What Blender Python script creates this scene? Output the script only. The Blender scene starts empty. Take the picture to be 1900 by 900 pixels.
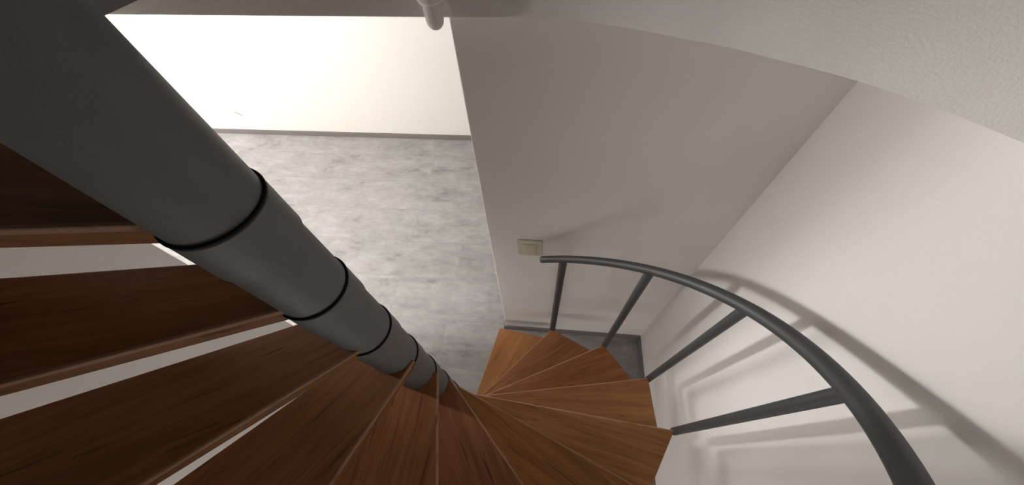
import bpy, bmesh, math, random
from mathutils import Vector, Matrix
random.seed(7)
S = bpy.context.scene
COL = S.collection
PI = math.pi

# ------------------------------------------------------------------ helpers
def link(o):
    COL.objects.link(o)
    return o

def obj(name, bm, mat, parent=None, smooth=False, auto=None):
    me = bpy.data.meshes.new(name)
    bmesh.ops.recalc_face_normals(bm, faces=bm.faces[:])
    bm.to_mesh(me)
    bm.free()
    if mat:
        me.materials.append(mat)
    if smooth:
        for p in me.polygons:
            p.use_smooth = True
        if auto:
            try:
                me.set_sharp_from_angle(angle=math.radians(auto))
            except Exception:
                pass
    o = link(bpy.data.objects.new(name, me))
    if parent:
        o.parent = parent
    return o

def structure(o, name=None):
    o['kind'] = 'structure'
    return o

def tag(o, label, cat, group=None):
    o['label'] = label
    o['category'] = cat
    if group:
        o['group'] = group
    return o

def box(bm, a, b):
    vs = [bm.verts.new((x, y, z)) for z in (a[2], b[2]) for x, y in
          ((a[0], a[1]), (b[0], a[1]), (b[0], b[1]), (a[0], b[1]))]
    for f in ((3, 2, 1, 0), (4, 5, 6, 7), (0, 1, 5, 4), (1, 2, 6, 5), (2, 3, 7, 6), (3, 0, 4, 7)):
        bm.faces.new([vs[i] for i in f])
    return vs

def box_bm(a, b, bev=0.0, seg=3, only=None):
    bm = bmesh.new()
    box(bm, a, b)
    if bev:
        es = [e for e in bm.edges if (only is None or only(e))]
        bmesh.ops.bevel(bm, geom=es, offset=bev, segments=seg, profile=0.5, affect='EDGES')
    return bm

def prism(bm, pts, z0, z1):
    lo = [bm.verts.new((x, y, z0)) for x, y in pts]
    hi = [bm.verts.new((x, y, z1)) for x, y in pts]
    n = len(pts)
    bm.faces.new(lo[::-1])
    bm.faces.new(hi)
    for i in range(n):
        j = (i + 1) % n
        bm.faces.new((lo[i], lo[j], hi[j], hi[i]))

def lathe(bm, prof, seg=48, cap=True):
    rings = []
    for r, z in prof:
        if r < 1e-6:
            rings.append([bm.verts.new((0, 0, z))])
        else:
            rings.append([bm.verts.new((r * math.cos(2 * PI * i / seg), r * math.sin(2 * PI * i / seg), z)) for i in range(seg)])
    for A, B in zip(rings, rings[1:]):
        for i in range(seg):
            j = (i + 1) % seg
            if len(A) == 1 and len(B) == 1:
                continue
            if len(A) == 1:
                bm.faces.new((A[0], B[i], B[j]))
            elif len(B) == 1:
                bm.faces.new((A[i], A[j], B[0]))
            else:
                bm.faces.new((A[i], A[j], B[j], B[i]))
    if cap:
        for R in (rings[0], rings[-1]):
            if len(R) > 1:
                bm.faces.new(R)

def tube(bm, pts, rads, seg=20):
    n = len(pts)
    prev = None
    first = last = None
    up = Vector((0, 0, 1))
    for i, p in enumerate(pts):
        t = (pts[min(i + 1, n - 1)] - pts[max(i - 1, 0)]).normalized()
        a = t.cross(up)
        if a.length < 1e-4:
            a = Vector((1, 0, 0))
        a.normalize()
        b = a.cross(t).normalized()
        r = rads[i] if isinstance(rads, (list, tuple)) else rads
        R = [bm.verts.new(p + (a * math.cos(2 * PI * k / seg) + b * math.sin(2 * PI * k / seg)) * r) for k in range(seg)]
        if prev:
            for k in range(seg):
                j = (k + 1) % seg
                bm.faces.new((prev[k], prev[j], R[j], R[k]))
        else:
            first = R
        prev = R
    bm.faces.new(first)
    bm.faces.new(prev)

# ------------------------------------------------------------------ materials
def new_mat(name):
    m = bpy.data.materials.new(name)
    m.use_nodes = True
    nt = m.node_tree
    b = nt.nodes['Principled BSDF']
    return m, nt, b

def N(nt, kind, **kw):
    n = nt.nodes.new(kind)
    for k, v in kw.items():
        setattr(n, k, v)
    return n

def srgb(r, g, b):
    f = lambda c: (c / 255 / 12.92) if c <= 10.31 else ((c / 255 + 0.055) / 1.055) ** 2.4
    return (f(r), f(g), f(b), 1)

def paint(name, col, rough=0.85, bump=0.0, scale=300.0, spec=0.3, var=0.0):
    m, nt, b = new_mat(name)
    b.inputs['Base Color'].default_value = col
    b.inputs['Roughness'].default_value = rough
    b.inputs['Specular IOR Level'].default_value = spec
    tc = N(nt, 'ShaderNodeTexCoord')
    if bump:
        no = N(nt, 'ShaderNodeTexNoise')
        no.inputs['Scale'].default_value = scale
        no.inputs['Detail'].default_value = 4
        nt.links.new(tc.outputs['Object'], no.inputs['Vector'])
        bp = N(nt, 'ShaderNodeBump')
        bp.inputs['Strength'].default_value = bump
        bp.inputs['Distance'].default_value = 0.002
        nt.links.new(no.outputs['Fac'], bp.inputs['Height'])
        nt.links.new(bp.outputs['Normal'], b.inputs['Normal'])
    if var:
        n2 = N(nt, 'ShaderNodeTexNoise')
        n2.inputs['Scale'].default_value = 9
        n2.inputs['Detail'].default_value = 5
        nt.links.new(tc.outputs['Object'], n2.inputs['Vector'])
        mx = N(nt, 'ShaderNodeMix', data_type='RGBA')
        mx.inputs[6].default_value = tuple(c * (1 - var) for c in col[:3]) + (1,)
        mx.inputs[7].default_value = tuple(min(1, c * (1 + var)) for c in col[:3]) + (1,)
        nt.links.new(n2.outputs['Fac'], mx.inputs[0])
        nt.links.new(mx.outputs[2], b.inputs['Base Color'])
    return m

WALL = paint('wall_paint', (0.76, 0.73, 0.70, 1), 0.9, 0.25, 260, 0.2)
FASCIA = paint('rough_plaster', (0.72, 0.685, 0.65, 1), 0.95, 0.4, 210, 0.15)
BASE = paint('grey_skirting', srgb(118, 112, 108), 0.6, 0.05, 120, 0.3)
STEEL = paint('charcoal_metal', (0.165, 0.165, 0.165, 1), 0.5, 0.25, 420, 0.45, 0.10)
RAIL = paint('grey_rail_metal', (0.050, 0.0525, 0.054, 1), 0.5, 0.12, 400, 0.5, 0.06)
RUBBER = paint('dark_joint', (0.012, 0.012, 0.012, 1), 0.8)
SWITCH = paint('cream_plastic', (0.62, 0.58, 0.47, 1), 0.4, 0, 1, 0.5)
LED = paint('pale_plastic', (0.8, 0.78, 0.68, 1), 0.3, 0, 1, 0.5)
MARK = paint('grey_scuff', (0.35, 0.33, 0.32, 1), 0.8)

def wood(name, dark, mid, light):
    m, nt, b = new_mat(name)
    tc = N(nt, 'ShaderNodeTexCoord')
    oi = N(nt, 'ShaderNodeObjectInfo')
    add = N(nt, 'ShaderNodeVectorMath', operation='ADD')
    sc = N(nt, 'ShaderNodeVectorMath', operation='SCALE')
    comb = N(nt, 'ShaderNodeCombineXYZ')
    nt.links.new(oi.outputs['Random'], comb.inputs[0])
    nt.links.new(oi.outputs['Random'], comb.inputs[1])
    nt.links.new(comb.outputs[0], sc.inputs[0])
    sc.inputs['Scale'].default_value = 13.0
    nt.links.new(tc.outputs['Object'], add.inputs[0])
    nt.links.new(sc.outputs[0], add.inputs[1])
    def noise(scale_xyz, scale, detail=6, rough=0.6, dist=0.0):
        mp = N(nt, 'ShaderNodeMapping')
        mp.inputs['Scale'].default_value = scale_xyz
        nt.links.new(add.outputs[0], mp.inputs['Vector'])
        n = N(nt, 'ShaderNodeTexNoise')
        n.inputs['Scale'].default_value = scale
        n.inputs['Detail'].default_value = detail
        n.inputs['Roughness'].default_value = rough
        n.inputs['Distortion'].default_value = dist
        nt.links.new(mp.outputs[0], n.inputs['Vector'])
        return n
    g1 = noise((1.6, 26, 26), 1.6, 5, 0.6, 0.7)     # broad grain bands
    g2 = noise((5, 150, 150), 1.6, 4, 0.65)         # fine fibres
    g3 = noise((1.0, 2.2, 2.2), 2.2, 3, 0.5)        # patches
    g4 = noise((3.0, 48, 48), 1.9, 2, 0.5, 0.5)     # dark streaks
    ramp = N(nt, 'ShaderNodeValToRGB')
    ramp.color_ramp.elements[0].position = 0.28
    ramp.color_ramp.elements[0].color = dark
    ramp.color_ramp.elements[1].position = 0.72
    ramp.color_ramp.elements[1].color = light
    e = ramp.color_ramp.elements.new(0.5)
    e.color = mid
    ma = N(nt, 'ShaderNodeMath', operation='MULTIPLY_ADD')
    ma.inputs[1].default_value = 0.5
    mb = N(nt, 'ShaderNodeMath', operation='MULTIPLY_ADD')
    mb.inputs[1].default_value = 0.22
    mb.inputs[2].default_value = 0.0
    mc = N(nt, 'ShaderNodeMath', operation='MULTIPLY_ADD')
    mc.inputs[1].default_value = 0.28
    nt.links.new(g2.outputs['Fac'], mb.inputs[0])
    nt.links.new(g3.outputs['Fac'], mc.inputs[0])
    nt.links.new(mb.outputs[0], mc.inputs[2])
    nt.links.new(g1.outputs['Fac'], ma.inputs[0])
    nt.links.new(mc.outputs[0], ma.inputs[2])
    nt.links.new(ma.outputs[0], ramp.inputs['Fac'])
    st = N(nt, 'ShaderNodeMapRange')
    st.inputs['From Min'].default_value = 0.62
    st.inputs['From Max'].default_value = 0.74
    st.inputs['To Max'].default_value = 0.75
    nt.links.new(g4.outputs['Fac'], st.inputs['Value'])
    mx = N(nt, 'ShaderNodeMix', data_type='RGBA')
    nt.links.new(st.outputs[0], mx.inputs[0])
    nt.links.new(ramp.outputs['Color'], mx.inputs[6])
    mx.inputs[7].default_value = tuple(c * 0.45 for c in dark[:3]) + (1,)
    hs = N(nt, 'ShaderNodeHueSaturation')
    vr = N(nt, 'ShaderNodeMapRange')
    vr.inputs['To Min'].default_value = 0.94
    vr.inputs['To Max'].default_value = 1.06
    nt.links.new(oi.outputs['Random'], vr.inputs['Value'])
    nt.links.new(vr.outputs[0], hs.inputs['Value'])
    nt.links.new(mx.outputs[2], hs.inputs['Color'])
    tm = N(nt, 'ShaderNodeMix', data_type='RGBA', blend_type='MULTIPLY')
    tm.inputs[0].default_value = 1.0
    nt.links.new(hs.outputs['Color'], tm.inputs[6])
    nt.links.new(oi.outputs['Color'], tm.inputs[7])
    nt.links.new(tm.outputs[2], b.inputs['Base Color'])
    b.inputs['Roughness'].default_value = 0.56
    b.inputs['Specular IOR Level'].default_value = 0.2
    bp = N(nt, 'ShaderNodeBump')
    bp.inputs['Strength'].default_value = 0.12
    bp.inputs['Distance'].default_value = 0.002
    nt.links.new(ma.outputs[0], bp.inputs['Height'])
    nt.links.new(bp.outputs['Normal'], b.inputs['Normal'])
    return m

WOOD = wood('stained_tread_wood', (0.145, 0.060, 0.022, 1), (0.27, 0.118, 0.046, 1), (0.41, 0.195, 0.080, 1))
EDGE = wood('lit_edge_wood', (0.30, 0.16, 0.095, 1), (0.40, 0.235, 0.145, 1), (0.48, 0.30, 0.20, 1))  # paler tone that paints light onto the nosings

def floor_mat():
    m, nt, b = new_mat('grey_stone_look_planks')
    tc = N(nt, 'ShaderNodeTexCoord')
    mp = N(nt, 'ShaderNodeMapping')
    mp.inputs['Location'].default_value = (0.38, 0.02, 0)
    nt.links.new(tc.outputs['Object'], mp.inputs['Vector'])
    br = N(nt, 'ShaderNodeTexBrick')
    br.inputs['Scale'].default_value = 1.0
    br.inputs['Brick Width'].default_value = 1.15
    br.inputs['Row Height'].default_value = 0.36
    br.inputs['Mortar Size'].default_value = 0.0022
    br.inputs['Mortar Smooth'].default_value = 0.2
    br.inputs['Color1'].default_value = (0.40, 0.40, 0.40, 1)
    br.inputs['Color2'].default_value = (0.62, 0.62, 0.62, 1)
    br.inputs['Mortar'].default_value = (0.10, 0.10, 0.10, 1)
    br.offset = 0.42
    nt.links.new(mp.outputs[0], br.inputs['Vector'])
    # shift the cloud pattern per plank
    sc = N(nt, 'ShaderNodeVectorMath', operation='SCALE')
    sc.inputs['Scale'].default_value = 17.0
    nt.links.new(br.outputs['Color'], sc.inputs[0])
    ad = N(nt, 'ShaderNodeVectorMath', operation='ADD')
    nt.links.new(tc.outputs['Object'], ad.inputs[0])
    nt.links.new(sc.outputs[0], ad.inputs[1])
    mp2 = N(nt, 'ShaderNodeMapping')
    mp2.inputs['Scale'].default_value = (1.0, 2.1, 1)
    nt.links.new(ad.outputs[0], mp2.inputs['Vector'])
    n1 = N(nt, 'ShaderNodeTexNoise')
    n1.inputs['Scale'].default_value = 3.4
    n1.inputs['Detail'].default_value = 9
    n1.inputs['Roughness'].default_value = 0.66
    n1.inputs['Distortion'].default_value = 0.35
    nt.links.new(mp2.outputs[0], n1.inputs['Vector'])
    n2 = N(nt, 'ShaderNodeTexNoise')
    n2.inputs['Scale'].default_value = 13
    n2.inputs['Detail'].default_value = 7
    n2.inputs['Roughness'].default_value = 0.7
    nt.links.new(mp2.outputs[0], n2.inputs['Vector'])
    ma = N(nt, 'ShaderNodeMath', operation='MULTIPLY_ADD')
    ma.inputs[1].default_value = 0.65
    mb = N(nt, 'ShaderNodeMath', operation='MULTIPLY')
    mb.inputs[1].default_value = 0.35
    nt.links.new(n2.outputs['Fac'], mb.inputs[0])
    nt.links.new(n1.outputs['Fac'], ma.inputs[0])
    nt.links.new(mb.outputs[0], ma.inputs[2])
    ramp = N(nt, 'ShaderNodeValToRGB')
    cr = ramp.color_ramp
    cr.elements[0].position = 0.32
    cr.elements[0].color = (0.165, 0.160, 0.156, 1)
    cr.elements[1].position = 0.68
    cr.elements[1].color = (0.385, 0.376, 0.368, 1)
    e = cr.elements.new(0.46)
    e.color = (0.275, 0.268, 0.262, 1)
    nt.links.new(ma.outputs[0], ramp.inputs['Fac'])
    mul = N(nt, 'ShaderNodeMix', data_type='RGBA', blend_type='MULTIPLY')
    mul.inputs[0].default_value = 0.30
    nt.links.new(ramp.outputs['Color'], mul.inputs[6])
    sat = N(nt, 'ShaderNodeMix', data_type='RGBA', blend_type='ADD')
    sat.inputs[0].default_value = 1
    sat.inputs[7].default_value = (0.38, 0.38, 0.38, 1)
    nt.links.new(br.outputs['Color'], sat.inputs[6])
    nt.links.new(sat.outputs[2], mul.inputs[7])
    nt.links.new(mul.outputs[2], b.inputs['Base Color'])
    b.inputs['Roughness'].default_value = 0.55
    b.inputs['Specular IOR Level'].default_value = 0.3
    bp = N(nt, 'ShaderNodeBump')
    bp.inputs['Strength'].default_value = 0.1
    bp.inputs['Distance'].default_value = 0.002
    nt.links.new(ma.outputs[0], bp.inputs['Height'])
    nt.links.new(bp.outputs['Normal'], b.inputs['Normal'])
    return m

FLOOR = floor_mat()

def glow(name, col, strength):
    m = bpy.data.materials.new(name)
    m.use_nodes = True
    nt = m.node_tree
    nt.nodes.clear()
    o = N(nt, 'ShaderNodeOutputMaterial')
    e = N(nt, 'ShaderNodeEmission')
    e.inputs['Color'].default_value = col
    e.inputs['Strength'].default_value = strength
    nt.links.new(e.outputs[0], o.inputs['Surface'])
    return m

# ------------------------------------------------------------------ room shell
YP = 0.6753          # stairwell face of the short wall
XE, XR = 0.0995, 1.1073
YB = 2.794
XL = -1.107            # wall on the far side of the column
XFAR = -4.7
YFRONT = -1.75
ZC = 2.28            # underside of the upper floor slab
ZT = 2.60
BH = 0.062

structure(obj('floor', box_bm((XFAR - 0.1, YFRONT - 0.1, -0.08), (2.4, YB + 0.1, 0)), FLOOR))
structure(obj('wall_back', box_bm((XFAR - 0.1, YB, 0), (2.4, YB + 0.1, ZC)), WALL))
structure(obj('wall_right', box_bm((XR, YFRONT - 0.1, 0), (XR + 0.1, YP + 0.1, ZC)), WALL))
vert_edge = lambda e: abs(e.verts[0].co.z - e.verts[1].co.z) > 1 and min(v.co.x for v in e.verts) < XE + 0.01
structure(obj('wall_center', box_bm((XE, YP, 0), (XR, YP + 0.1, ZC), 0.006, 4, vert_edge), WALL, smooth=True, auto=40))
structure(obj('wall_east', box_bm((2.3, YP + 0.1, 0), (2.4, YB, ZC)), WALL))
W3 = (-1.0, 1.05, 0.12, 1.05)     # low fill light added unseen behind the viewer: x0, x1, z0, z1
bm = bmesh.new()
box(bm, (XFAR - 0.1, YFRONT - 0.1, 0), (W3[0], YFRONT, ZC))
box(bm, (W3[1], YFRONT - 0.1, 0), (XR, YFRONT, ZC))
box(bm, (W3[0], YFRONT - 0.1, 0), (W3[1], YFRONT, W3[2]))
box(bm, (W3[0], YFRONT - 0.1, W3[3]), (W3[1], YFRONT, ZC))
structure(obj('wall_front', bm, WALL))

# wall left of the column; unseen high slot added to shape the lamp beam
W1 = (0.188, 0.315, 1.93, 2.272)      # y0, y1, z0, z1 of the added slot
XLB = XL - 0.1
bm = bmesh.new()
yl1 = 0.359
box(bm, (XLB, YFRONT, 0), (XL, W1[0], ZC))
box(bm, (XLB, W1[1], 0), (XL, yl1, ZC))
box(bm, (XLB, W1[0], 0), (XL, W1[1], W1[2]))
box(bm, (XLB, W1[0], W1[3]), (XL, W1[1], ZC))
box(bm, (XLB, yl1, W1[2]), (XL, 0.645, ZC))  # unseen lintel added to shade the slab edge and wall corner
structure(obj('wall_left', bm, WALL))

# far outer wall with the big window that floods the lower room
W2 = (1.5, 2.7, 0.15, 2.12)
bm = bmesh.new()
box(bm, (XFAR - 0.1, YFRONT, 0), (XFAR, W2[0], ZC))
box(bm, (XFAR - 0.1, W2[1], 0), (XFAR, YB, ZC))
box(bm, (XFAR - 0.1, W2[0], 0), (XFAR, W2[1], W2[2]))
box(bm, (XFAR - 0.1, W2[0], W2[3]), (XFAR, W2[1], ZC))
structure(obj('wall_far', bm, WALL))

GLOW2 = glow('daylight_pane_large', (1.0, 0.975, 0.95, 1), 8.5)

def window(name, x0, x1, W, mat, mull):
    y0, y1, z0, z1 = W
    bm = bmesh.new()
    f = 0.025 if not mull else 0.045
    box(bm, (x0, y0, z0), (x1, y0 + f, z1))
    box(bm, (x0, y1 - f, z0), (x1, y1, z1))
    box(bm, (x0, y0 + f, z0), (x1, y1 - f, z0 + f))
    box(bm, (x0, y0 + f, z1 - f), (x1, y1 - f, z1))
    if mull:
        ym = (y0 + y1) / 2
        box(bm, (x0, ym - 0.03, z0 + f), (x1, ym + 0.03, z1 - f))
    r = structure(obj(name, bm, WALL))
    obj('pane', box_bm((x0 + 0.01, y0 + 0.005, z0 + 0.005), (x0 + 0.02, y1 - 0.005, z1 - 0.005)), mat, r)
    return r
bm = bmesh.new()
fx = 0.04
y0, y1 = YFRONT - 0.08, YFRONT - 0.02
box(bm, (W3[0], y0, W3[2]), (W3[0] + fx, y1, W3[3]))
box(bm, (W3[1] - fx, y0, W3[2]), (W3[1], y1, W3[3]))
box(bm, (W3[0] + fx, y0, W3[2]), (W3[1] - fx, y1, W3[2] + fx))
box(bm, (W3[0] + fx, y0, W3[3] - fx), (W3[1] - fx, y1, W3[3]))
fill_frame = structure(obj('fill_panel', bm, WALL))  # added glowing panel that fills the lower stairwell with light
obj('pane', box_bm((W3[0] + 0.005, y0 + 0.02, W3[2] + 0.005), (W3[1] - 0.005, y0 + 0.03, W3[3] - 0.005)), glow('fill_glow', (1.0, 0.97, 0.94, 1), 1.5), fill_frame)  # glowing face of the added fill panel, not a window pane
window('window_1', XFAR - 0.08, XFAR - 0.02, W2, GLOW2, True)

# baseboards
def skirting(name, a, b):
    top = max(a[2], b[2])
    structure(obj(name, box_bm(a, b, 0.003, 2), BASE))
skirting('baseboard_back', (XFAR, YB - 0.013, 0), (2.3, YB, BH))
bm = bmesh.new()
t = 0.013
box(bm, (XE - t, YP - t, 0), (XR, YP, BH))
box(bm, (XE - t, YP, 0), (XE, YP + 0.1 + t, BH))
box(bm, (XE, YP + 0.1, 0), (2.3, YP + 0.1 + t, BH))
structure(obj('baseboard_center', bm, BASE))
skirting('baseboard_right', (XR - t, YFRONT, 0), (XR, YP - t, BH))
bm = bmesh.new()
box(bm, (XL, YFRONT, 0), (XL + t, yl1 + t, BH))
box(bm, (XLB, yl1, 0), (XL, yl1 + t, BH))
structure(obj('baseboard_left', bm, BASE))

# ------------------------------------------------------------------ stair plan (an oval spiral)
B = Matrix(((1.37933, 0.06668), (0.03928, 0.88417)))
A0, STEP, OFF, RTIP = 84.487, 23.475, 0.04696, 0.68
RISE = 0.2
def plan(x, y):
    v = B @ Vector((x, y))
    return v
def circ(k, rho, d=OFF, extra=0.0):
    a = math.radians(A0 - STEP * (k - 1) + extra)
    return (math.cos(a) * rho - math.sin(a) * d, math.sin(a) * rho + math.cos(a) * d)
def tip(k):
    return plan(*circ(k, RTIP))

# ------------------------------------------------------------------ upper slab with the oval stair opening
front = [(XL, 0.6325), (-0.74, 0.6275), (-0.30, 0.6175), (0.1232, 0.6075), (0.2596, 0.606), (0.386, 0.5932), (0.494, 0.563),
         (0.594, 0.5245), (0.676, 0.491), (0.750, 0.4525), (0.8590, 0.3900), (0.952, 0.316), (1.019, 0.247)]
def resample(pts, n=72):
    # Catmull-Rom through the points
    out = []
    P = [Vector(p) for p in pts]
    P = [2 * P[0] - P[1]] + P + [2 * P[-1] - P[-2]]
    m = len(P) - 3
    for i in range(m):
        a, b_, c, d = P[i:i + 4]
        for s in range(6):
            u = s / 6
            out.append(0.5 * ((2 * b_) + (c - a) * u + (2 * a - 5 * b_ + 4 * c - d) * u * u + (3 * b_ - a - 3 * c + d) * u ** 3))
    out.append(P[-2])
    return [(v.x, v.y) for v in out]
hole = resample(front)
last = Vector(hole[-1])
ci = B.inverted() @ last
a_end = math.degrees(math.atan2(ci.y, ci.x))
r_end = ci.length
for i in range(1, 40):
    a = a_end - i * 4.5
    if a < -150:
        break
    rr = r_end + (0.80 - r_end) * min(1, i / 8)
    v = plan(rr * math.cos(math.radians(a)), rr * math.sin(math.radians(a)))
    if v.x > XR - 0.004:
        v.x = XR - 0.004
    if v.x < XL + 0.06:
        break
    hole.append((v.x, v.y))
hole.append((XL, hole[-1][1]))
bm = bmesh.new()
outer = [(XFAR - 0.1, YFRONT - 0.1), (2.4, YFRONT - 0.1), (2.4, YB + 0.1), (XFAR - 0.1, YB + 0.1)]
for z in (ZC, ZT):
    vo = [bm.verts.new((x, y, z)) for x, y in outer]
    vi = [bm.verts.new((x, y, z)) for x, y in hole]
    es = [bm.edges.new((vo[i], vo[(i + 1) % 4])) for i in range(4)]
    es += [bm.edges.new((vi[i], vi[(i + 1) % len(vi)])) for i in range(len(vi))]
    bmesh.ops.triangle_fill(bm, use_beauty=True, use_dissolve=False, edges=es)
    if z == ZC:
        lo_o, lo_i = vo, vi
    else:
        hi_o, hi_i = vo, vi
for L_, H_ in ((lo_o, hi_o), (lo_i, hi_i)):
    n = len(L_)
    for i in range(n):
        j = (i + 1) % n
        f = bm.faces.new((L_[i], L_[j], H_[j], H_[i]))
        f.smooth = True
structure(obj('ceiling', bm, FASCIA, smooth=True, auto=35))

# ------------------------------------------------------------------ the staircase
stair = link(bpy.data.objects.new('spiral_staircase', None))
tag(stair, 'oval spiral staircase with stained wood treads, thick charcoal column and grey metal handrail', 'staircase')
NT = 12
RS, RH = 0.0528, 0.0558

# central column (tube sleeves) with a hub and a dark joint at every tread
bm = bmesh.new()
prof = [(0.105, 0.0), (0.105, 0.010), (0.099, 0.013), (RS + 0.004, 0.013), (RS, 0.02), (RS, 3.45), (RS - 0.006, 3.456)]
lathe(bm, prof, 64)
column = obj('column', bm, STEEL, stair, smooth=True, auto=30)
for k in range(1, NT + 1):
    zt = k * RISE - 0.024
    bm = bmesh.new()
    lathe(bm, [(RS - 0.004, zt - 0.074), (RH - 0.0015, zt - 0.074), (RH, zt - 0.072), (RH, zt - 0.003), (RH - 0.002, zt), (RS - 0.004, zt)], 64)
    obj('hub', bm, STEEL, column, smooth=True, auto=30)
    bm = bmesh.new()
    lathe(bm, [(RS - 0.003, zt - 0.001), (RH + 0.0002, zt - 0.001), (RH + 0.0007, zt + 0.001), (RH + 0.0002, zt + 0.003), (RS - 0.003, zt + 0.003)], 64)
    j = obj('joint_ring', bm, RUBBER, column, smooth=True)
    j['label'] = 'black joint ring'

# treads
TH = 0.040
NOSE = 0.0045
def tread(k):
    a = math.radians(A0 - STEP * (k - 1) - 10)
    ax = plan(math.cos(a), math.sin(a))
    rot = math.atan2(ax.y, ax.x)
    inv = Matrix.Rotation(-rot, 2)
    d0 = OFF - 0.0
    front_in = plan(*circ(k, 0.012, d0))
    front_out = tip(k)
    nxt = tip(k + 1)
    back_out = front_out + (nxt - front_out) * 1.10
    bi = circ(k, 0.0, -0.030, -STEP)
    back_in = plan(*circ(k + 1, 0.012, -0.045))
    back_out = plan(*circ(k + 1, 0.688, 0.008))
    fd = (front_out - front_in).normalized()
    nrm = Vector((-fd.y, fd.x))          # towards the lower neighbour
    pts = [front_in - nrm * NOSE, front_out - nrm * NOSE, back_out, back_in]
    # outer edge straight from tip to the back corner
    o = (front_out - back_out).normalized()
    s = NOSE / max(0.2, abs(o.dot(nrm)))
    pts[1] = front_out - o * s
    loc = [inv @ p for p in pts]
    bm = bmesh.new()
    prism(bm, [(p.x, p.y) for p in loc], -TH, 0.0)
    fr = [loc[0], loc[1]]
    on_front = lambda v: min((v.co.xy - c).length for c in fr) < 1e-5
    es = [e for e in bm.edges if abs(e.verts[0].co.z - e.verts[1].co.z) < 1e-6 and not (on_front(e.verts[0]) and on_front(e.verts[1]) and e.verts[0].co.z > -1e-6)]
    bmesh.ops.bevel(bm, geom=es, offset=0.002, segments=2, profile=0.5, affect='EDGES')
    t = obj('tread', bm, WOOD, stair)
    t.location = (0, 0, k * RISE)
    t.rotation_euler = (0, 0, rot)
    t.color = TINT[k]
    # slim strip along the top front edge, caught light painted in as paler wood
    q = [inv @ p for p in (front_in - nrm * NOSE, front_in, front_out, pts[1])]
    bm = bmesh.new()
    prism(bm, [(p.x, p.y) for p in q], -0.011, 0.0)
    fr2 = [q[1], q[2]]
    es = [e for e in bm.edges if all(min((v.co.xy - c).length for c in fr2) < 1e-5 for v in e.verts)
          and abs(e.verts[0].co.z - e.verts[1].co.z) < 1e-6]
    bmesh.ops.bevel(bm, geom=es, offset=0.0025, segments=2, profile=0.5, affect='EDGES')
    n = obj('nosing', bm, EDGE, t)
    n['label'] = 'front edge strip of the tread, painted paler as if lit'
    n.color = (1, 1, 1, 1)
    return t
# board tones from ochre to reddish; lowest board lightened to paint in caught light
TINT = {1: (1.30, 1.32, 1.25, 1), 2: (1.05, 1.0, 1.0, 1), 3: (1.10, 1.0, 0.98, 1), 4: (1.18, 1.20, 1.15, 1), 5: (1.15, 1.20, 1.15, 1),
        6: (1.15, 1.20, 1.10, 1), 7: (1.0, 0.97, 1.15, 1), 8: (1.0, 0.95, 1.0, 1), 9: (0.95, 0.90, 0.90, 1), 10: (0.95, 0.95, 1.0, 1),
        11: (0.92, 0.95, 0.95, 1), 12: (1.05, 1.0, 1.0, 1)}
for k in range(1, NT + 1):
    tread(k)

# landing at the top, a dark platform between column and upper floor
def landing(name, pts, z0, z1, mat, parent):
    bm = bmesh.new()
    prism(bm, [(p[0], p[1]) for p in pts], z0, z1)
    bmesh.ops.bevel(bm, geom=bm.edges[:], offset=0.002, segments=2, affect='EDGES')
    return obj(name, bm, mat, parent)
XA = XL + 0.004
lp = [plan(*circ(13, 0.0, OFF)), plan(*circ(13, 0.70, OFF)), (XA, 0.14), (XA, 0.630), (-0.592, 0.622), (-0.60, 0.50), (-0.30, 0.16), (-0.03, 0.05)]
landing('landing_board', lp, 2.556, 2.60, WOOD, stair)
lf = landing('landing_frame', lp, 2.535, 2.555, STEEL, stair)
landing('bracket', [(XA, 0.630), (-0.592, 0.622), (-0.66, 0.45), (XA, 0.45)], 2.318, 2.535, STEEL, lf)

# balusters at the tread tips
RZ = 0.922
def rail_pt(ang, m=1.012):
    r = math.hypot(RTIP, OFF) * m
    v = plan(r * math.cos(math.radians(ang)), r * math.sin(math.radians(ang)))
    z = RISE * ((64.962 - ang) / STEP + 2) + RZ
    return Vector((v.x, v.y, z))
def tip_ang(k):
    c = circ(k, RTIP)
    a = math.degrees(math.atan2(c[1], c[0]))
    return 64.962 - STEP * (k - 2)
def rail_r(ang):
    u = max(0.0, min(1.0, (70 - ang) / 88))
    return 0.0160 + 0.0055 * u ** 1.3
for k in range(2, NT + 2):
    top = rail_pt(tip_ang(k))
    r = (0.0183, 0.0172, 0.0154, 0.0152)[min(k - 2, 3)]
    bm = bmesh.new()
    zb = k * RISE - TH - 0.004 if k <= NT else k * RISE - 0.05
    prof = [(r * 0.82, zb), (r, zb + 0.004), (r, top.z - rail_r(tip_ang(k)) * 0.6), (r * 0.9, top.z)]
    lathe(bm, prof, 28)
    b = obj('baluster', bm, RAIL, stair, smooth=True, auto=40)
    b.location = (top.x, top.y, 0)
# handrail
bm = bmesh.new()
angs = [71.2 - i * 2.0 for i in range(0, 141)]
pts = [rail_pt(a) for a in angs]
pts[0].z = pts[1].z + (pts[1].z - pts[2].z)
rads = [rail_r(a) for a in angs]
# rounded ends
tube(bm, [pts[0] + (pts[0] - pts[1]).normalized() * 0.004] + pts, [rads[0] * 0.8] + rads, 28)
obj('handrail', bm, RAIL, stair, smooth=True, auto=50)

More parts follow.
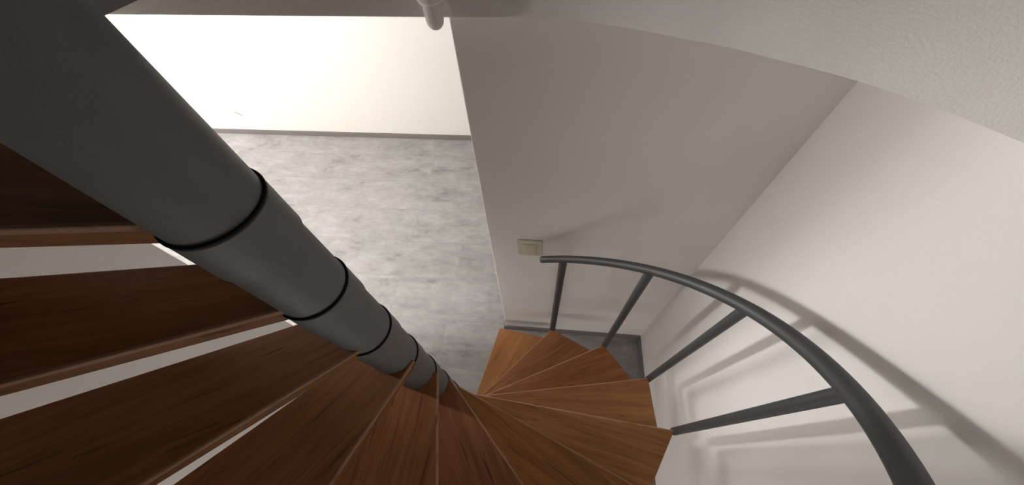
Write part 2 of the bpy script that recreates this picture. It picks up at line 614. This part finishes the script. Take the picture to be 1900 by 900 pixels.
# ------------------------------------------------------------------ small things
# light switch on the short wall
sw = link(bpy.data.objects.new('light_switch', None))
sw.location = (0.2905, YP, 1.2275)
tag(sw, 'small cream light switch on the grey wall just left of the handrail end', 'light switch')
hw, hh = 0.059, 0.064
bm = box_bm((-hw, -0.010, -hh), (hw, 0.0, hh), 0.006, 4)
obj('plate', bm, SWITCH, sw, smooth=True, auto=50)
bm = box_bm((-0.034, -0.0145, -0.040), (0.034, -0.008, 0.040), 0.003, 3)
for v in bm.verts:
    if v.co.y < -0.012:
        v.co.y -= 0.004 * (v.co.z + 0.04) / 0.08
obj('rocker', bm, SWITCH, sw, smooth=True, auto=50)
bm = bmesh.new()
lathe(bm, [(0.0, 0.003), (0.003, 0.0024), (0.0042, 0.0)], 16, cap=False)
ld = obj('indicator', bm, LED, sw, smooth=True)
ld.location = (-0.022, -0.0145, -0.030)
ld.rotation_euler = (PI / 2, 0, 0)

# side-mounted guard post of the upper floor, painted like the slab
gp = link(bpy.data.objects.new('guard_post', None))
gp.location = (0.0965, 0.580, 0)
tag(gp, 'pale painted guard post with a rounded foot on the slab edge above the bright doorway', 'post')
bm = bmesh.new()
r0 = 0.0195
lathe(bm, [(0.0, 2.268)] + [(r0 * math.sin(a), 2.268 + 0.022 * (1 - math.cos(a))) for a in (0.3, 0.6, 0.9, 1.2, PI / 2)] + [(r0, 2.9), (r0 * 0.9, 2.905)], 32)
obj('tube', bm, FASCIA, gp, smooth=True, auto=50)
bm = bmesh.new()
lathe(bm, [(r0 - 0.002, 2.322), (r0 + 0.005, 2.324), (r0 + 0.009, 2.331), (r0 + 0.009, 2.40), (r0 + 0.006, 2.407), (r0 - 0.002, 2.41)], 32)
obj('collar', bm, FASCIA, gp, smooth=True, auto=50)
obj('bracket', box_bm((-0.016, 0.012, 2.335), (0.016, 0.032, 2.395), 0.003, 2), FASCIA, gp)

# unseen ceiling panel added to brighten the lower room
cl = link(bpy.data.objects.new('added_ceiling_light', None))
cl.location = (-2.3, 2.0, ZC)
tag(cl, 'added fill light, a square white ceiling panel above the lower room floor', 'ceiling light')
bm = bmesh.new()
for a, b_ in (((-0.40, -0.40), (0.40, -0.37)), ((-0.40, 0.37), (0.40, 0.40)), ((-0.40, -0.37), (-0.37, 0.37)), ((0.37, -0.37), (0.40, 0.37))):
    box(bm, (a[0], a[1], -0.03), (b_[0], b_[1], 0))
obj('added_light_frame', bm, WALL, cl)
obj('added_diffuser', box_bm((-0.37, -0.37, -0.018), (0.37, 0.37, -0.004)), glow('added_ceiling_glow', (1.0, 0.97, 0.94, 1), 5.5), cl)

# round lamp beyond the column wall; its light rakes across to the handrail
lamp = link(bpy.data.objects.new('ceiling_globe_lamp', None))
lamp.location = (-1.60, 0.265, ZC)
tag(lamp, 'round white globe lamp on the ceiling of the lower room behind the column', 'lamp')
bm = bmesh.new()
lathe(bm, [(0.06, 0.0), (0.06, -0.012), (0.05, -0.02), (0.0, -0.02)], 32)
obj('base', bm, WALL, lamp, smooth=True, auto=40)
bm = bmesh.new()
lathe(bm, [(0.0, -0.205)] + [(0.10 * math.sin(a), -0.105 - 0.10 * math.cos(a)) for a in [i * 0.2 for i in range(1, 14)]] + [(0.05, -0.014)], 32)
obj('globe', bm, glow('globe_glass', (1.0, 0.985, 0.965, 1), 255.0), lamp, smooth=True)

# small scuff low on the back wall
bm = bmesh.new()
prism(bm, [(-0.040, 0.022), (-0.022, 0.026), (0.012, 0.004), (0.034, -0.022), (0.026, -0.028), (0.004, -0.010), (-0.02, 0.010)], 0, 0.003)
mk = obj('wall_scuff', bm, MARK)
mk.location = (-3.125, YB, 0.275)
mk.rotation_euler = (PI / 2, 0, 0)
tag(mk, 'tiny grey scuff low on the bright white back wall', 'scuff')

# ------------------------------------------------------------------ light
w = bpy.data.worlds.new('World')
S.world = w
w.use_nodes = True
bg = w.node_tree.nodes['Background']
bg.inputs['Color'].default_value = (1.0, 0.97, 0.94, 1)
bg.inputs['Strength'].default_value = 0.015

# ------------------------------------------------------------------ camera
cam = bpy.data.cameras.new('camera')
co = link(bpy.data.objects.new('camera', cam))
cam.sensor_fit = 'HORIZONTAL'
cam.sensor_width = 36.0
cam.lens = 645.43 / 1900 * 36.0
cam.clip_start = 0.02
f = 0
pi_, ro, ya = math.radians(32.4595), math.radians(-5.00306), math.radians(9.63294)
fwd = Vector((0, math.sin(pi_), -math.cos(pi_)))
up = Vector((0, math.cos(pi_), math.sin(pi_)))
rt = Vector((1, 0, 0))
r2 = math.cos(ro) * rt + math.sin(ro) * up
u2 = -math.sin(ro) * rt + math.cos(ro) * up
Z = Matrix.Rotation(ya, 3, 'Z')
r2, u2, fw = Z @ r2, Z @ u2, Z @ fwd
M = Matrix((r2, u2, -fw)).transposed().to_4x4()
M.translation = (0.35322, -0.19938, 2.65286)
co.matrix_world = M
S.camera = co

S.view_settings.view_transform = 'Standard'
S.view_settings.look = 'None'
S.view_settings.gamma = 1
S.view_settings.use_curve_mapping = False
S.view_settings.exposure = 0.65
S.cycles.max_bounces = 10
S.cycles.diffuse_bounces = 6
